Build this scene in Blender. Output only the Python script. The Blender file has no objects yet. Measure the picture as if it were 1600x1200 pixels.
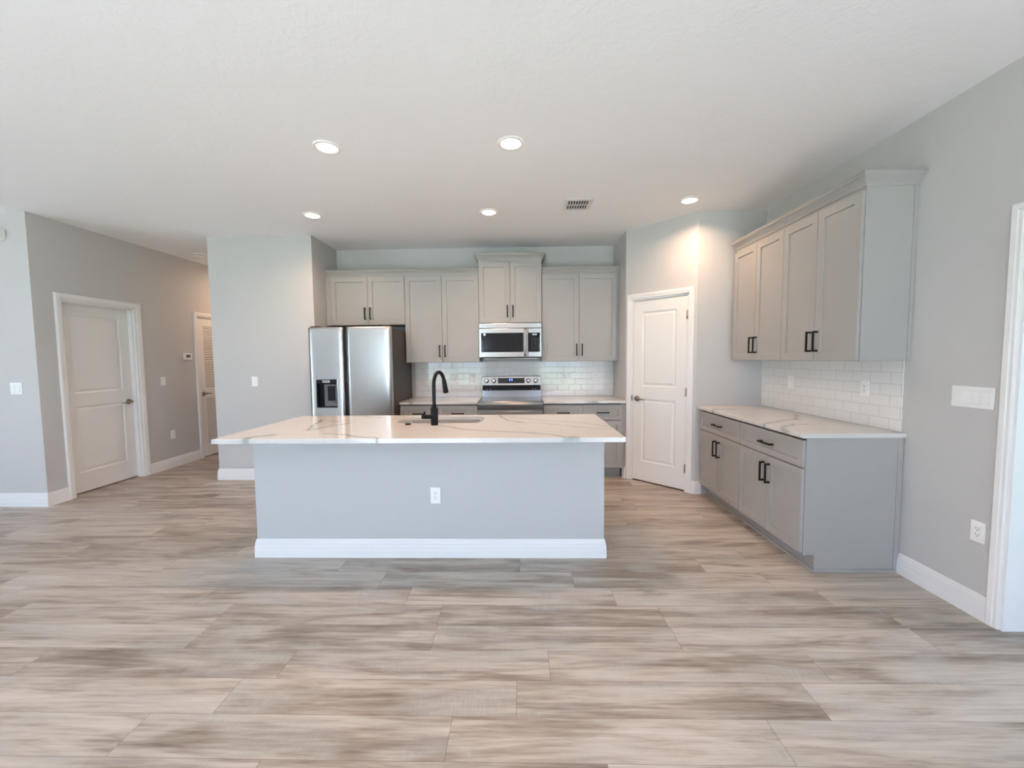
import bpy, bmesh, math, random
from math import sin, cos, pi, radians
from mathutils import Vector, Matrix

sc = bpy.context.scene
COL = sc.collection
random.seed(4)

# ------------------------------------------------------------------ camera
CAM = dict(f=632.28, pitch=-.0623, yaw=-.0236, roll=-.0098, h=1.4088)
cam_d = bpy.data.cameras.new('camera')
cam = bpy.data.objects.new('camera', cam_d); COL.objects.link(cam); sc.camera = cam
cam_d.sensor_width = 36; cam_d.sensor_fit = 'HORIZONTAL'
cam_d.lens = CAM['f'] / 1600 * 36; cam_d.clip_start = .05; cam_d.clip_end = 200
def _cam():
    cy, sy = cos(CAM['yaw']), sin(CAM['yaw']); cp, sp = cos(CAM['pitch']), sin(CAM['pitch'])
    c, s = cos(CAM['roll']), sin(CAM['roll'])
    r0 = Vector((cy, -sy, 0)); f = Vector((cp*sy, cp*cy, sp)); u0 = Vector((-sp*sy, -sp*cy, cp))
    r = c*r0 + s*u0; u = c*u0 - s*r0
    m = Matrix.Identity(4)
    for i in range(3):
        m[i][0], m[i][1], m[i][2] = r[i], u[i], -f[i]
    m.translation = Vector((0, 0, CAM['h']))
    cam.matrix_world = m
_cam()

# ------------------------------------------------------------------ light and exposure
sc.view_settings.view_transform = 'Standard'; sc.view_settings.look = 'None'
sc.view_settings.gamma = 1; sc.view_settings.use_curve_mapping = False
sc.view_settings.exposure = 0.14
SKY_COL = (.60, .79, 1.08); SKY = 9.0
SUN = 98.0
LAMP_W = 11.0
LAMP_COL = (1.0, .65, .42)
world = bpy.data.worlds.new('daylight_sky'); sc.world = world; world.use_nodes = True
bgn = world.node_tree.nodes['Background']
bgn.inputs[0].default_value = (*SKY_COL, 1); bgn.inputs[1].default_value = SKY
sun_d = bpy.data.lights.new('sun', 'SUN'); sun_d.energy = SUN; sun_d.color = (.84, .945, 1.17); sun_d.angle = radians(.6)
sun_o = bpy.data.objects.new('sun', sun_d); COL.objects.link(sun_o); sun_o.location = (0, -8, 9)
sun_o.rotation_euler = (radians(56), 0, radians(-22))      # sun behind the camera, falls through the glass sliders on the floor there
sc.cycles.use_denoising = True
sc.cycles.max_bounces = 10; sc.cycles.diffuse_bounces = 7
sc.cycles.sample_clamp_indirect = 8

# room numbers (metres, camera above the origin looking along +Y)
H = 2.842
XR = 2.434; YB = 5.317; XL = -4.677; YL = 3.807; YC = 4.679; XC1 = -3.616; XC2 = -2.3985
P1 = (1.2006, 4.7083); P2 = (1.7689, 4.1375)
YREAR = -3.6; XFAR = -7.6; YHALL = 7.3
OPEN_X0 = [(-3.6, -1.2), (.6, 2.3)]     # glazed sliders in the wall behind the camera
SIDE_Y = (-1.6, .9)                    # unseen glazed slider added in the far left wall for its daylight
DOOR_TOP = 2.1
def portal(loc, rot, w):                # portals guide the sky light through the glass
    ld = bpy.data.lights.new('sky_portal', 'AREA'); ld.shape = 'RECTANGLE'; ld.size = w; ld.size_y = DOOR_TOP
    ld.cycles.is_portal = True
    lo = bpy.data.objects.new('sky_portal', ld); COL.objects.link(lo); lo.location = loc; lo.rotation_euler = rot
for oa, ob in OPEN_X0: portal(((oa+ob)/2, YREAR-.1, DOOR_TOP/2), (pi/2, 0, 0), ob-oa)
portal((XR+2.52, 1.3, DOOR_TOP/2), (pi/2, 0, pi/2), 2.0)
portal((XFAR-.1, sum(SIDE_Y)/2, DOOR_TOP/2), (pi/2, 0, -pi/2), SIDE_Y[1]-SIDE_Y[0])

# ------------------------------------------------------------------ materials
class NT:
    def __init__(s, name):
        s.m = bpy.data.materials.new(name); s.m.use_nodes = True; s.t = s.m.node_tree
        s.b = s.t.nodes['Principled BSDF']; s.out = s.t.nodes['Material Output']
    def n(s, typ, **kw):
        nd = s.t.nodes.new(typ)
        for k, v in kw.items():
            if k.startswith('i_'): nd.inputs[k[2:].replace('_', ' ')].default_value = v
            else: setattr(nd, k, v)
        return nd
    def put(s, sock, v):
        if isinstance(v, bpy.types.NodeSocket): s.t.links.new(v, sock)
        else: sock.default_value = v
    def math(s, op, a, b=0., clamp=False):
        nd = s.t.nodes.new('ShaderNodeMath'); nd.operation = op; nd.use_clamp = clamp
        s.put(nd.inputs[0], a); s.put(nd.inputs[1], b); return nd.outputs[0]
    def vmath(s, op, a, b=None, scale=None):
        nd = s.t.nodes.new('ShaderNodeVectorMath'); nd.operation = op
        s.put(nd.inputs[0], a)
        if b is not None: s.put(nd.inputs[1], b)
        if scale is not None: s.put(nd.inputs['Scale'], scale)
        return nd.outputs['Value'] if op in ('LENGTH', 'DOT_PRODUCT', 'DISTANCE') else nd.outputs['Vector']
    def xyz(s, v):
        nd = s.t.nodes.new('ShaderNodeSeparateXYZ'); s.put(nd.inputs[0], v); return nd.outputs
    def comb(s, x, y, z):
        nd = s.t.nodes.new('ShaderNodeCombineXYZ')
        for i, v in enumerate((x, y, z)): s.put(nd.inputs[i], v)
        return nd.outputs[0]
    def noise(s, vec, scale, detail=2., rough=.5, dist=0.):
        nd = s.t.nodes.new('ShaderNodeTexNoise'); s.put(nd.inputs['Vector'], vec)
        nd.inputs['Scale'].default_value = scale; nd.inputs['Detail'].default_value = detail
        nd.inputs['Roughness'].default_value = rough; nd.inputs['Distortion'].default_value = dist
        return nd.outputs[0]
    def white(s, vec):
        nd = s.t.nodes.new('ShaderNodeTexWhiteNoise'); s.put(nd.inputs['Vector'], vec); return nd.outputs
    def mix(s, f, a, b, mode='MIX'):
        nd = s.t.nodes.new('ShaderNodeMix'); nd.data_type = 'RGBA'; nd.blend_type = mode
        s.put(nd.inputs[0], f); s.put(nd.inputs[6], a); s.put(nd.inputs[7], b); return nd.outputs[2]
    def ramp(s, f, stops):
        nd = s.t.nodes.new('ShaderNodeValToRGB'); s.put(nd.inputs[0], f)
        e = nd.color_ramp.elements
        while len(e) < len(stops): e.new(.5)
        for el, (p, c) in zip(e, stops): el.position = p; el.color = (*c, 1) if len(c) == 3 else c
        return nd.outputs[0]
    def smooth(s, v, lo, hi, a=0., b=1.):
        nd = s.t.nodes.new('ShaderNodeMapRange'); nd.interpolation_type = 'SMOOTHSTEP'
        s.put(nd.inputs[0], v)
        for i, x in enumerate((lo, hi, a, b)): nd.inputs[i+1].default_value = x
        return nd.outputs[0]
    def bump(s, h, strength=.2, dist=.01):
        nd = s.t.nodes.new('ShaderNodeBump'); nd.inputs['Strength'].default_value = strength
        nd.inputs['Distance'].default_value = dist; s.put(nd.inputs['Height'], h)
        s.t.links.new(nd.outputs[0], s.b.inputs['Normal'])
    def obj(s): return s.t.nodes.new('ShaderNodeTexCoord').outputs['Object']
    def set(s, **kw):
        for k, v in kw.items(): s.put(s.b.inputs[k.replace('_', ' ')], v)
        return s.m
def col(r, g, b): return (r, g, b, 1)

def mat_paint(name, c, rough=.6, bump=.08, bscale=120, spec=.3):
    k = NT(name); o = k.obj()
    nz = k.noise(o, 3., 3)
    cc = k.mix(k.math('MULTIPLY', nz, .08), col(*c), col(*[x*.9 for x in c]))
    k.bump(k.noise(o, bscale, 2), bump, .004)
    return k.set(Base_Color=cc, Roughness=rough, Specular_IOR_Level=spec)
M = {}
M['wall'] = mat_paint('greige_wall_paint', (.515, .50, .488), .62, .12, 90)
M['wall_toned'] = mat_paint('greige_paint_toned_for_daylight', (.47, .472, .47), .6, .12, 90)  # wall greige again, darkened and cooled to put the daylight balance into its colour
M['trim'] = mat_paint('white_trim_paint', (.76, .75, .74), .35, .02, 40, .4)
M['door'] = mat_paint('white_door_paint', (.74, .725, .70), .42, .04, 60, .35)
M['cab'] = mat_paint('grey_cabinet_paint', (.345, .332, .315), .42, .02, 50, .4)
M['cab_inside'] = mat_paint('cabinet_shadow_gap', (.06, .057, .052), .8, .0, 10)
M['plastic'] = mat_paint('white_plastic', (.82, .82, .80), .3, 0, 10, .5)
M['slot'] = mat_paint('dark_slot', (.03, .03, .03), .6, 0, 10)
def _ceiling():
    k = NT('knockdown_ceiling'); o = k.obj()
    a = k.noise(o, 26., 4, .6, .4); a = k.smooth(a, .46, .60)
    k.bump(a, .12, .004)
    return k.set(Base_Color=col(.88, .88, .88), Roughness=.85, Specular_IOR_Level=.2)
M['ceiling'] = _ceiling()
def _metal(name, c, rough, met=1., brush=0.):
    k = NT(name)
    if brush:                                  # fine horizontal brushing draws highlights out vertically
        tg = k.n('ShaderNodeTangent', direction_type='RADIAL', axis='X')
        k.t.links.new(tg.outputs[0], k.b.inputs['Tangent']); k.b.inputs['Anisotropic'].default_value = brush
    return k.set(Base_Color=col(*c), Roughness=rough, Metallic=met)
M['black'] = mat_paint('matte_black_metal', (.006, .006, .0065), .45, 0, 10, .18)
M['nickel'] = _metal('satin_nickel', (.30, .25, .21), .28)
M['steel'] = _metal('brushed_stainless', (.56, .56, .555), .31, 1., .3)
M['steel_mw'] = _metal('appliance_stainless', (.42, .415, .41), .27, 1., .75)
M['steel_sink'] = _metal('sink_stainless', (.55, .54, .52), .28)
M['steel_dark'] = _metal('dark_stainless', (.30, .29, .28), .3)
M['steel_front'] = _metal('dark_polished_stainless', (.28, .275, .27), .2, 1., .75)
M['chrome'] = _metal('chrome', (.75, .75, .74), .1)
M['fridge_side'] = mat_paint('fridge_dark_grey_side', (.05, .044, .038), .45, .03, 200)
M['gap_black'] = mat_paint('black_plastic', (.007, .007, .008), .45, 0, 10, .2)
def _glass_black(name, c=(.008, .008, .01), r=.06):
    k = NT(name); return k.set(Base_Color=col(*c), Roughness=r, Specular_IOR_Level=.32)
M['black_glass'] = _glass_black('black_glass')
M['mw_glass'] = _glass_black('microwave_window', (.008, .008, .010), .12)
M['cooktop'] = _glass_black('ceramic_cooktop', (.02, .02, .022), .10)
M['grey_panel'] = mat_paint('dispenser_grey', (.12, .12, .125), .35, 0, 10, .5)
def _emit(name, c, s):
    k = NT(name); return k.set(Base_Color=col(*c), Emission_Color=col(*c), Emission_Strength=s, Roughness=.5)
M['lens'] = _emit('lamp_lens', (1., .86, .70), 9.)
M['blue_led'] = _emit('blue_display_digits', (.25, .35, 1.), 2.2)
M['grey_led'] = _emit('grey_display_digits', (.6, .68, .75), .5)

def _floor():
    k = NT('vinyl_plank_floor'); o = k.obj(); x, y, z = k.xyz(o)
    PW, PL = .181, 1.22
    yy = k.math('DIVIDE', k.math('ADD', y, 20.03), PW); row = k.math('FLOOR', yy); fy = k.math('FRACT', yy)
    off = k.white(k.comb(row, 3.7, 0))[0]
    xx = k.math('ADD', k.math('DIVIDE', k.math('ADD', x, 20.), PL), k.math('MULTIPLY', off, 7.))
    ci = k.math('FLOOR', xx); fx = k.math('FRACT', xx)
    idv = k.white(k.comb(row, ci, 1.)); r1 = idv[0]; rc = k.xyz(idv[1])
    px = k.math('ADD', x, k.math('MULTIPLY', r1, 31.)); py = k.math('ADD', y, k.math('MULTIPLY', rc[1], 17.))
    # long cloudy streaks, fine grain, cross saw marks
    n1 = k.noise(k.comb(k.math('MULTIPLY', px, 1.3), k.math('MULTIPLY', py, 11.), 0), 1., 4, .6, .6)
    n2 = k.noise(k.comb(k.math('MULTIPLY', px, 3.5), k.math('MULTIPLY', py, 60.), 2.), 1., 5, .65, .3)
    n3 = k.noise(k.comb(k.math('MULTIPLY', px, 130.), k.math('MULTIPLY', py, 14.), 5.), 1., 2, .6)
    n4 = k.noise(k.comb(k.math('MULTIPLY', px, 2.2), k.math('MULTIPLY', py, 5.), 9.), 1., 3, .5, .8)
    t = k.math('ADD', k.math('MULTIPLY', n1, 1.12), k.math('MULTIPLY', n2, .70))
    t = k.math('ADD', t, k.math('MULTIPLY', k.math('SUBTRACT', r1, .5), .20))
    saw = k.math('MULTIPLY', k.math('SUBTRACT', n3, .5), k.smooth(n4, .50, .72))
    t = k.math('ADD', k.math('SUBTRACT', t, .42), k.math('MULTIPLY', saw, .5))
    c = k.ramp(t, [(.20, (.165, .128, .10)), (.40, (.30, .248, .203)), (.55, (.43, .372, .318)), (.72, (.52, .468, .415)), (.9, (.60, .555, .505))])
    grey = k.mix(k.math('MULTIPLY', k.smooth(n4, .45, .7), .55), c, col(.42, .40, .375))
    grey = k.mix(k.math('MULTIPLY', rc[2], .35), grey, k.mix(1., grey, col(.88, .92, .95), 'MULTIPLY'))
    e1 = k.math('MINIMUM', fy, k.math('SUBTRACT', 1., fy)); e2 = k.math('MINIMUM', fx, k.math('SUBTRACT', 1., fx))
    edge = k.math('MINIMUM', k.smooth(e1, .0, .012), k.smooth(e2, .0, .0018))
    c2 = k.mix(k.math('SUBTRACT', 1., edge), grey, k.mix(1., grey, col(.55, .5, .46), 'MULTIPLY'))
    h = k.math('ADD', k.math('MULTIPLY', n2, .3), k.math('MULTIPLY', edge, 1.))
    k.bump(h, .12, .002)
    rgh = k.smooth(n2, .3, .7, .36, .5)
    return k.set(Base_Color=c2, Roughness=rgh, Specular_IOR_Level=.45)
M['floor'] = _floor()

def _tile(name, axis):
    k = NT(name); x, y, z = k.xyz(k.obj())
    u = x if axis == 'x' else y
    TW, TH = .1545, .0763
    zz = k.math('DIVIDE', k.math('SUBTRACT', z, .9145), TH); row = k.math('FLOOR', zz); fz = k.math('FRACT', zz)
    uu = k.math('ADD', k.math('DIVIDE', k.math('ADD', u, 20.), TW), k.math('MULTIPLY', k.math('MODULO', row, 2.), .5))
    fu = k.math('FRACT', uu); ci = k.math('FLOOR', uu)
    ez = k.math('MULTIPLY', k.math('MINIMUM', fz, k.math('SUBTRACT', 1., fz)), TH)
    eu = k.math('MULTIPLY', k.math('MINIMUM', fu, k.math('SUBTRACT', 1., fu)), TW)
    e = k.math('MINIMUM', ez, eu)
    r = k.white(k.comb(row, ci, 2.))
    tilt = k.xyz(r[1])
    tc = k.mix(k.math('MULTIPLY', r[0], .10), col(.78, .765, .74), col(.67, .655, .635))
    c = k.mix(k.smooth(e, .0007, .0018), col(.50, .47, .44), tc)
    h = k.math('ADD', k.smooth(e, .0005, .004), k.math('MULTIPLY', k.math('ADD', k.math('MULTIPLY', fu, tilt[0]), k.math('MULTIPLY', fz, tilt[1])), .25))
    k.bump(h, .35, .002)
    return k.set(Base_Color=c, Roughness=k.smooth(e, .0007, .0018, .6, .09), Specular_IOR_Level=.5)
M['tile_x'] = _tile('subway_tile_back', 'x'); M['tile_y'] = _tile('subway_tile_side', 'y')

def _quartz():
    k = NT('white_veined_quartz'); g = k.n('ShaderNodeNewGeometry').outputs['Position']
    p = k.obj()
    d = k.n('ShaderNodeTexNoise'); k.put(d.inputs['Vector'], p); d.inputs['Scale'].default_value = 5.; d.inputs['Detail'].default_value = 5
    dv = k.vmath('SCALE', k.vmath('SUBTRACT', d.outputs[1], (.5, .5, .5)), scale=.10)
    pz = k.xyz(k.vmath('ADD', p, dv)); q = k.comb(pz[0], pz[1], 0.)
    V = VEINS
    acc = None
    for line, w in V:
        for (a, b) in zip(line[:-1], line[1:]):
            ba = (b[0]-a[0], b[1]-a[1], 0.); L2 = ba[0]**2+ba[1]**2
            pa = k.vmath('SUBTRACT', q, (a[0], a[1], 0.))
            hh = k.math('MULTIPLY', k.vmath('DOT_PRODUCT', pa, ba), 1/L2, True)
            dist = k.vmath('LENGTH', k.vmath('SUBTRACT', pa, k.vmath('SCALE', ba, scale=hh)))
            dist = k.math('DIVIDE', dist, w)
            acc = dist if acc is None else k.math('MINIMUM', acc, dist)
    br = k.noise(p, 9., 3, .6)
    core = k.math('MULTIPLY', k.smooth(acc, .35, 1.1, 1., 0.), k.smooth(br, .3, .6, .55, 1.))
    halo = k.smooth(acc, .2, 3.5, .16, 0.)
    f = k.math('MAXIMUM', core, halo)
    n5 = k.math('ABSOLUTE', k.math('SUBTRACT', k.noise(p, 1.6, 5, .6, 1.4), .5))
    faint = k.smooth(n5, .0, .02, .10, 0.)
    f = k.math('MAXIMUM', f, faint)
    c = k.mix(f, col(.60, .585, .565), col(.30, .325, .30))
    return k.set(Base_Color=c, Roughness=.13, Specular_IOR_Level=.5)
VEINS = [
 ([(-.62, 2.99), (-.42, 2.84), (-.22, 2.75), (.0, 2.70), (.21, 2.60), (.33, 2.45)], .013),
 ([(-.20, 3.54), (-.12, 3.25), (.02, 3.10), (.20, 3.07), (.38, 2.91), (.66, 2.76)], .010),
 ([(-.10, 3.42), (.19, 3.20), (.42, 3.12), (.70, 2.82)], .008),
 ([(-1.68, 3.33), (-1.52, 2.82), (-1.44, 2.98), (-1.36, 3.18)], .016),
 ([(-1.68, 3.33), (-1.50, 3.22), (-1.38, 3.30)], .010),
 ([(-1.33, 2.70), (-1.10, 2.60), (-.93, 2.53), (-.90, 2.45)], .014),
 ([(-1.42, 3.55), (-1.25, 3.45), (-1.05, 3.36)], .010),
 ([(-1.75, 2.45), (-1.78, 2.56), (-1.66, 2.66)], .03),
 ([(.22, 2.45), (.34, 2.52)], .045),
 # right hand run
 ([(1.77, 2.97), (1.86, 3.04), (1.94, 3.07), (2.05, 3.17), (2.15, 3.20), (2.30, 3.42)], .018),
 ([(1.77, 2.72), (1.81, 2.83), (1.90, 2.89), (1.98, 2.98), (2.06, 2.95)], .017),
 ([(1.77, 3.78), (1.86, 3.86), (2.0, 3.82)], .018),
 # back run
 ([(.75, 4.66), (.92, 4.70), (1.05, 4.9)], .02),
 ([(-1.3, 4.66), (-1.12, 4.78), (-.95, 5.1)], .016),
]
M['quartz'] = _quartz()
def _pane():
    k = NT('clear_window_pane'); t = k.t
    tr = k.n('ShaderNodeBsdfTransparent'); gl = k.n('ShaderNodeBsdfGlossy'); gl.inputs['Roughness'].default_value = .02
    mx = k.n('ShaderNodeMixShader'); mx.inputs[0].default_value = .07
    t.links.new(tr.outputs[0], mx.inputs[1]); t.links.new(gl.outputs[0], mx.inputs[2]); t.links.new(mx.outputs[0], k.out.inputs[0])
    return k.m
M['pane'] = _pane()
def _lawn():
    k = NT('lawn'); o = k.obj(); n1 = k.noise(o, .8, 4)
    return k.set(Base_Color=k.mix(n1, col(.10, .17, .06), col(.22, .30, .12)), Roughness=.9)
M['lawn'] = _lawn()
M['patio'] = mat_paint('patio_concrete', (.48, .47, .44), .8, .1, 30)

# ------------------------------------------------------------------ mesh helpers
class MB:
    def __init__(s): s.bm = bmesh.new()
    def box(s, x0, x1, y0, y1, z0, z1, bev=0., seg=2):
        vs = [s.bm.verts.new((x, y, z)) for x in (x0, x1) for y in (y0, y1) for z in (z0, z1)]
        F = [(0, 1, 3, 2), (4, 6, 7, 5), (0, 4, 5, 1), (2, 3, 7, 6), (0, 2, 6, 4), (1, 5, 7, 3)]
        fs = [s.bm.faces.new([vs[i] for i in f]) for f in F]
        if bev:
            es = list({e for f in fs for e in f.edges})
            bmesh.ops.bevel(s.bm, geom=es, offset=bev, segments=seg, affect='EDGES', profile=.5)
        return s
    def prism(s, poly, z0, z1, bev=0., fn=None):
        """polygon (u,v) extruded along the third axis; fn maps (u,v,w) to xyz"""
        fn = fn or (lambda u, v, w: (u, v, w))
        a = [s.bm.verts.new(fn(u, v, z0)) for u, v in poly]; b = [s.bm.verts.new(fn(u, v, z1)) for u, v in poly]
        n = len(poly); fs = [s.bm.faces.new(a[::-1]), s.bm.faces.new(b)]
        for i in range(n): fs.append(s.bm.faces.new([a[i], a[(i+1) % n], b[(i+1) % n], b[i]]))
        if bev:
            es = list({e for f in fs[:2] for e in f.edges})
            bmesh.ops.bevel(s.bm, geom=es, offset=bev, segments=2, affect='EDGES')
        return s
    def tube(s, pts, r, n=16, cap=True):
        pts = [Vector(p) for p in pts]; rs = r if isinstance(r, (list, tuple)) else [r]*len(pts)
        rings = []; ref = None
        for i, p in enumerate(pts):
            t = (pts[min(i+1, len(pts)-1)] - pts[max(i-1, 0)]).normalized()
            if ref is None:
                ref = Vector((0, 0, 1)) if abs(t.z) < .9 else Vector((1, 0, 0))
            a = (ref - t*ref.dot(t)).normalized(); ref = a; b = t.cross(a)
            rings.append([s.bm.verts.new(p + rs[i]*(cos(2*pi*k/n)*a + sin(2*pi*k/n)*b)) for k in range(n)])
        for A, B in zip(rings[:-1], rings[1:]):
            for k in range(n): s.bm.faces.new([A[k], A[(k+1) % n], B[(k+1) % n], B[k]]).smooth = True
        if cap: s.bm.faces.new(rings[0][::-1]); s.bm.faces.new(rings[-1])
        return s
    def lathe(s, prof, c=(0, 0, 0), axis='z', n=32, smooth=True):
        """prof = [(r, h)]; closed ends when r == 0"""
        c = Vector(c); rings = []
        def P(r, h, t):
            u, v = r*cos(t), r*sin(t)
            return c + Vector({'z': (u, v, h), 'y': (u, h, v), 'x': (h, u, v)}[axis])
        for r, h in prof:
            rings.append([s.bm.verts.new(P(0, h, 0))] if r < 1e-6 else [s.bm.verts.new(P(r, h, 2*pi*k/n)) for k in range(n)])
        for A, B in zip(rings[:-1], rings[1:]):
            for k in range(n):
                a, b = A[k % len(A)], A[(k+1) % len(A)]; d, e = B[k % len(B)], B[(k+1) % len(B)]
                vs = [a, b, e, d]; vs = [v for i, v in enumerate(vs) if v not in vs[:i]]
                if len(vs) > 2: s.bm.faces.new(vs).smooth = smooth
        return s
    def sweep(s, path, prof, fn=None, side=1, closed=False):
        """profile [(out, up)] carried along a 2-D path with mitred corners; fn maps (u,v,w) to xyz"""
        fn = fn or (lambda u, v, w: (u, v, w)); P = [Vector(p) for p in path]; n = len(P); rings = []
        for i, p in enumerate(P):
            d0 = (P[i]-P[i-1]).normalized() if i > 0 or closed else None
            d1 = (P[(i+1) % n]-P[i]).normalized() if i < n-1 or closed else None
            d0 = d0 or d1; d1 = d1 or d0
            n0 = Vector((d0.y, -d0.x))*side; n1 = Vector((d1.y, -d1.x))*side
            m = (n0+n1).normalized(); m = m / max(.2, m.dot(n0))
            rings.append([s.bm.verts.new(fn(p.x+m.x*o, p.y+m.y*o, w)) for o, w in prof])
        k = len(prof)
        pairs = list(zip(rings[:-1], rings[1:])) + ([(rings[-1], rings[0])] if closed else [])
        for A, B in pairs:
            for j in range(k): s.bm.faces.new([A[j], A[(j+1) % k], B[(j+1) % k], B[j]])
        if not closed: s.bm.faces.new(rings[0][::-1]); s.bm.faces.new(rings[-1])
        return s
    def nested(s, x0, x1, z0, z1, y, steps):
        """rectangular rings going inward: steps [(inset, y)] ending in a flat face (front faces -y)"""
        def loop(i, yy): return [s.bm.verts.new(v) for v in ((x0+i, yy, z0+i), (x1-i, yy, z0+i), (x1-i, yy, z1-i), (x0+i, yy, z1-i))]
        A = loop(0, y)
        for i, yy in steps:
            B = loop(i, yy)
            for k in range(4): s.bm.faces.new([A[k], A[(k+1) % 4], B[(k+1) % 4], B[k]])
            A = B
        s.bm.faces.new(A)
        return s
    def build(s, name, mat, parent=None, smooth=None, tf=None):
        if tf is not None: bmesh.ops.transform(s.bm, matrix=tf, verts=s.bm.verts)
        bmesh.ops.remove_doubles(s.bm, verts=s.bm.verts, dist=1e-6)
        bmesh.ops.recalc_face_normals(s.bm, faces=s.bm.faces)
        me = bpy.data.meshes.new(name); s.bm.to_mesh(me); s.bm.free()
        if smooth:
            for p in me.polygons: p.use_smooth = True
        me.materials.append(mat)
        o = bpy.data.objects.new(name, me); COL.objects.link(o)
        if parent: o.parent = parent
        return o
def thing(name, label, cat, loc=(0, 0, 0), rz=0., group=None):
    o = bpy.data.objects.new(name, None); COL.objects.link(o); o.empty_display_size = .1
    o.location = loc; o.rotation_euler = (0, 0, rz); tag(o, label, cat, group); return o
def tag(o, label, cat, group=None):
    o['label'] = label; o['category'] = cat
    if group: o['group'] = group
    return o
def structure(o, label=None):
    o['kind'] = 'structure'
    if label: o['label'] = label
    return o
def copy_thing(src, loc, rz, label):
    r = src.copy(); COL.objects.link(r); r.location = loc; r.rotation_euler = (0, 0, rz); r['label'] = label
    def rec(a, b):
        for ch in list(a.children):
            if ch == b: continue
            c = ch.copy(); COL.objects.link(c); c.parent = b; rec(ch, c)
    rec(src, r); return r

# ------------------------------------------------------------------ room shell
T = .12
structure(MB().box(XFAR-.2, XR+2.6, YREAR-.15, YHALL+.2, -.15, 0).build('floor', M['floor']), 'floor of long weathered greige vinyl planks')
structure(MB().box(XFAR-.2, XR+2.6, YREAR-.15, YHALL+.2, H, H+.12).build('ceiling', M['ceiling']), 'white textured flat ceiling')
structure(MB().box(XC2, XR+T, YB, YB+T, 0, H).build('wall_back', M['wall']), 'greige wall behind the range and cabinets')
structure(MB().box(XC1, XC2, YC, YHALL, 0, H).build('wall_center', M['wall']), 'greige wall block left of the refrigerator')
structure(MB().box(XL-T, XC1, YHALL, YHALL+T, 0, H).build('wall_hall', M['wall']), 'greige wall at the end of the hall')
structure(MB().box(XFAR, XL-T, YL, YL+T, 0, H).build('wall_left_front', M['wall']), 'greige wall at the left edge facing the room')
w = MB()
for a, b, z0, z1 in ((YREAR-T, SIDE_Y[0], 0, H), (SIDE_Y[0], SIDE_Y[1], DOOR_TOP, H), (SIDE_Y[1], YL+T, 0, H)): w.box(XFAR-T, XFAR, a, b, z0, z1)
structure(w.build('wall_far_left', M['wall']), 'far left wall of the great room')
# left wall with two door openings
D1 = (4.045, 4.85); D2 = (5.765, 6.49); DH = 2.065
w = MB(); xs = (XL-T, XL)
for a, b, z0, z1 in ((YL, D1[0], 0, H), (D1[0], D1[1], DH, H), (D1[1], D2[0], 0, H), (D2[0], D2[1], DH, H), (D2[1], YHALL+T, 0, H)):
    w.box(*xs, a, b, z0, z1)
structure(w.build('wall_left', M['wall']), 'greige hall wall holding the panel door and louvered door')
# right wall with a cased opening next to the camera
RO = (1.10, 2.045)
w = MB()
for a, b, z0, z1 in ((YREAR, RO[0], 0, H), (RO[0], RO[1], 2.085, H), (RO[1], YB, 0, H)): w.box(XR, XR+T, a, b, z0, z1)
structure(w.build('wall_right', M['wall']), 'greige wall on the right behind the side counter')
# little room seen through that opening
w = MB(); SW = (.3, 2.3)
for a, b, z0, z1 in ((YREAR, SW[0], 0, H), (SW[0], SW[1], DOOR_TOP, H), (SW[1], 3.1, 0, H)): w.box(XR+2.3, XR+2.42, a, b, z0, z1)
w.box(XR+T, XR+2.3, 3.0, 3.12, 0, H)
w.box(XFAR-T, XFAR, YL+T, YHALL, 0, H); w.box(XFAR-T, XL-T, YHALL, YHALL+T, 0, H)
structure(w.build('wall_side_room', M['wall']), 'plain outer walls of the rooms beyond the doors and the right opening')
# corner pantry walls
e = Vector((P2[0]-P1[0], P2[1]-P1[1])); PLEN = e.length; e.normalize(); nrm = Vector((e.y, -e.x))   # nrm points into the kitchen
if nrm.y > 0: nrm = -nrm
def pp(s, d, z): return (P1[0]+e.x*s - nrm.x*d, P1[1]+e.y*s - nrm.y*d, z)   # s along the angled wall, d behind its face
PD = (.078, .722)
w = MB()
w.box(P1[0], P1[0]+.1, P1[1]+.0, YB, 0, H)
w.box(P2[0], XR, P2[1], P2[1]+.1, 0, H)
for a, b, z0, z1 in ((0, PD[0], 0, H), (PD[0], PD[1], DH-.005, H), (PD[1], PLEN, 0, H)):
    w.prism([(a, 0), (b, 0), (b, .1), (a, .1)], z0, z1, fn=lambda u, v, z: pp(u, v, z))
structure(w.build('wall_pantry', M['wall']), 'greige angled wall around the corner pantry')
# rear wall with two glazed sliders, and the added side slider
w = MB(); (oa, ob), (oc, od_) = OPEN_X0
for a, b, z0, z1 in ((XFAR, oa, 0, H), (oa, ob, DOOR_TOP, H), (ob, oc, 0, H), (oc, od_, DOOR_TOP, H), (od_, XR+2.42, 0, H)): w.box(a, b, YREAR-T, YREAR, z0, z1)
structure(w.build('wall_rear', M['wall']), 'wall behind the camera with two glass sliders')
def slider(name, label, width, n, loc, rz):
    f = MB(); d0, d1 = .03, .09
    for x0, x1, z0, z1 in [(0, .06, 0, DOOR_TOP), (width-.06, width, 0, DOOR_TOP), (0, width, DOOR_TOP-.06, DOOR_TOP), (0, width, 0, .06)] + [(width*k/n-.05, width*k/n+.05, 0, DOOR_TOP) for k in range(1, n)]:
        f.box(x0, x1, d0, d1, z0, z1)
    fo = structure(f.build(name, M['trim']), label); fo.location = loc; fo.rotation_euler = (0, 0, rz)
    MB().box(.05, width-.05, .058, .064, .05, DOOR_TOP-.05).build('window_pane', M['pane'], fo)
slider('window_1', 'white framed glass slider behind the camera on the left', ob-oa, 2, (ob, YREAR, 0), pi)
slider('window_3', 'white framed glass slider behind the camera on the right', od_-oc, 2, (od_, YREAR, 0), pi)
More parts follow.
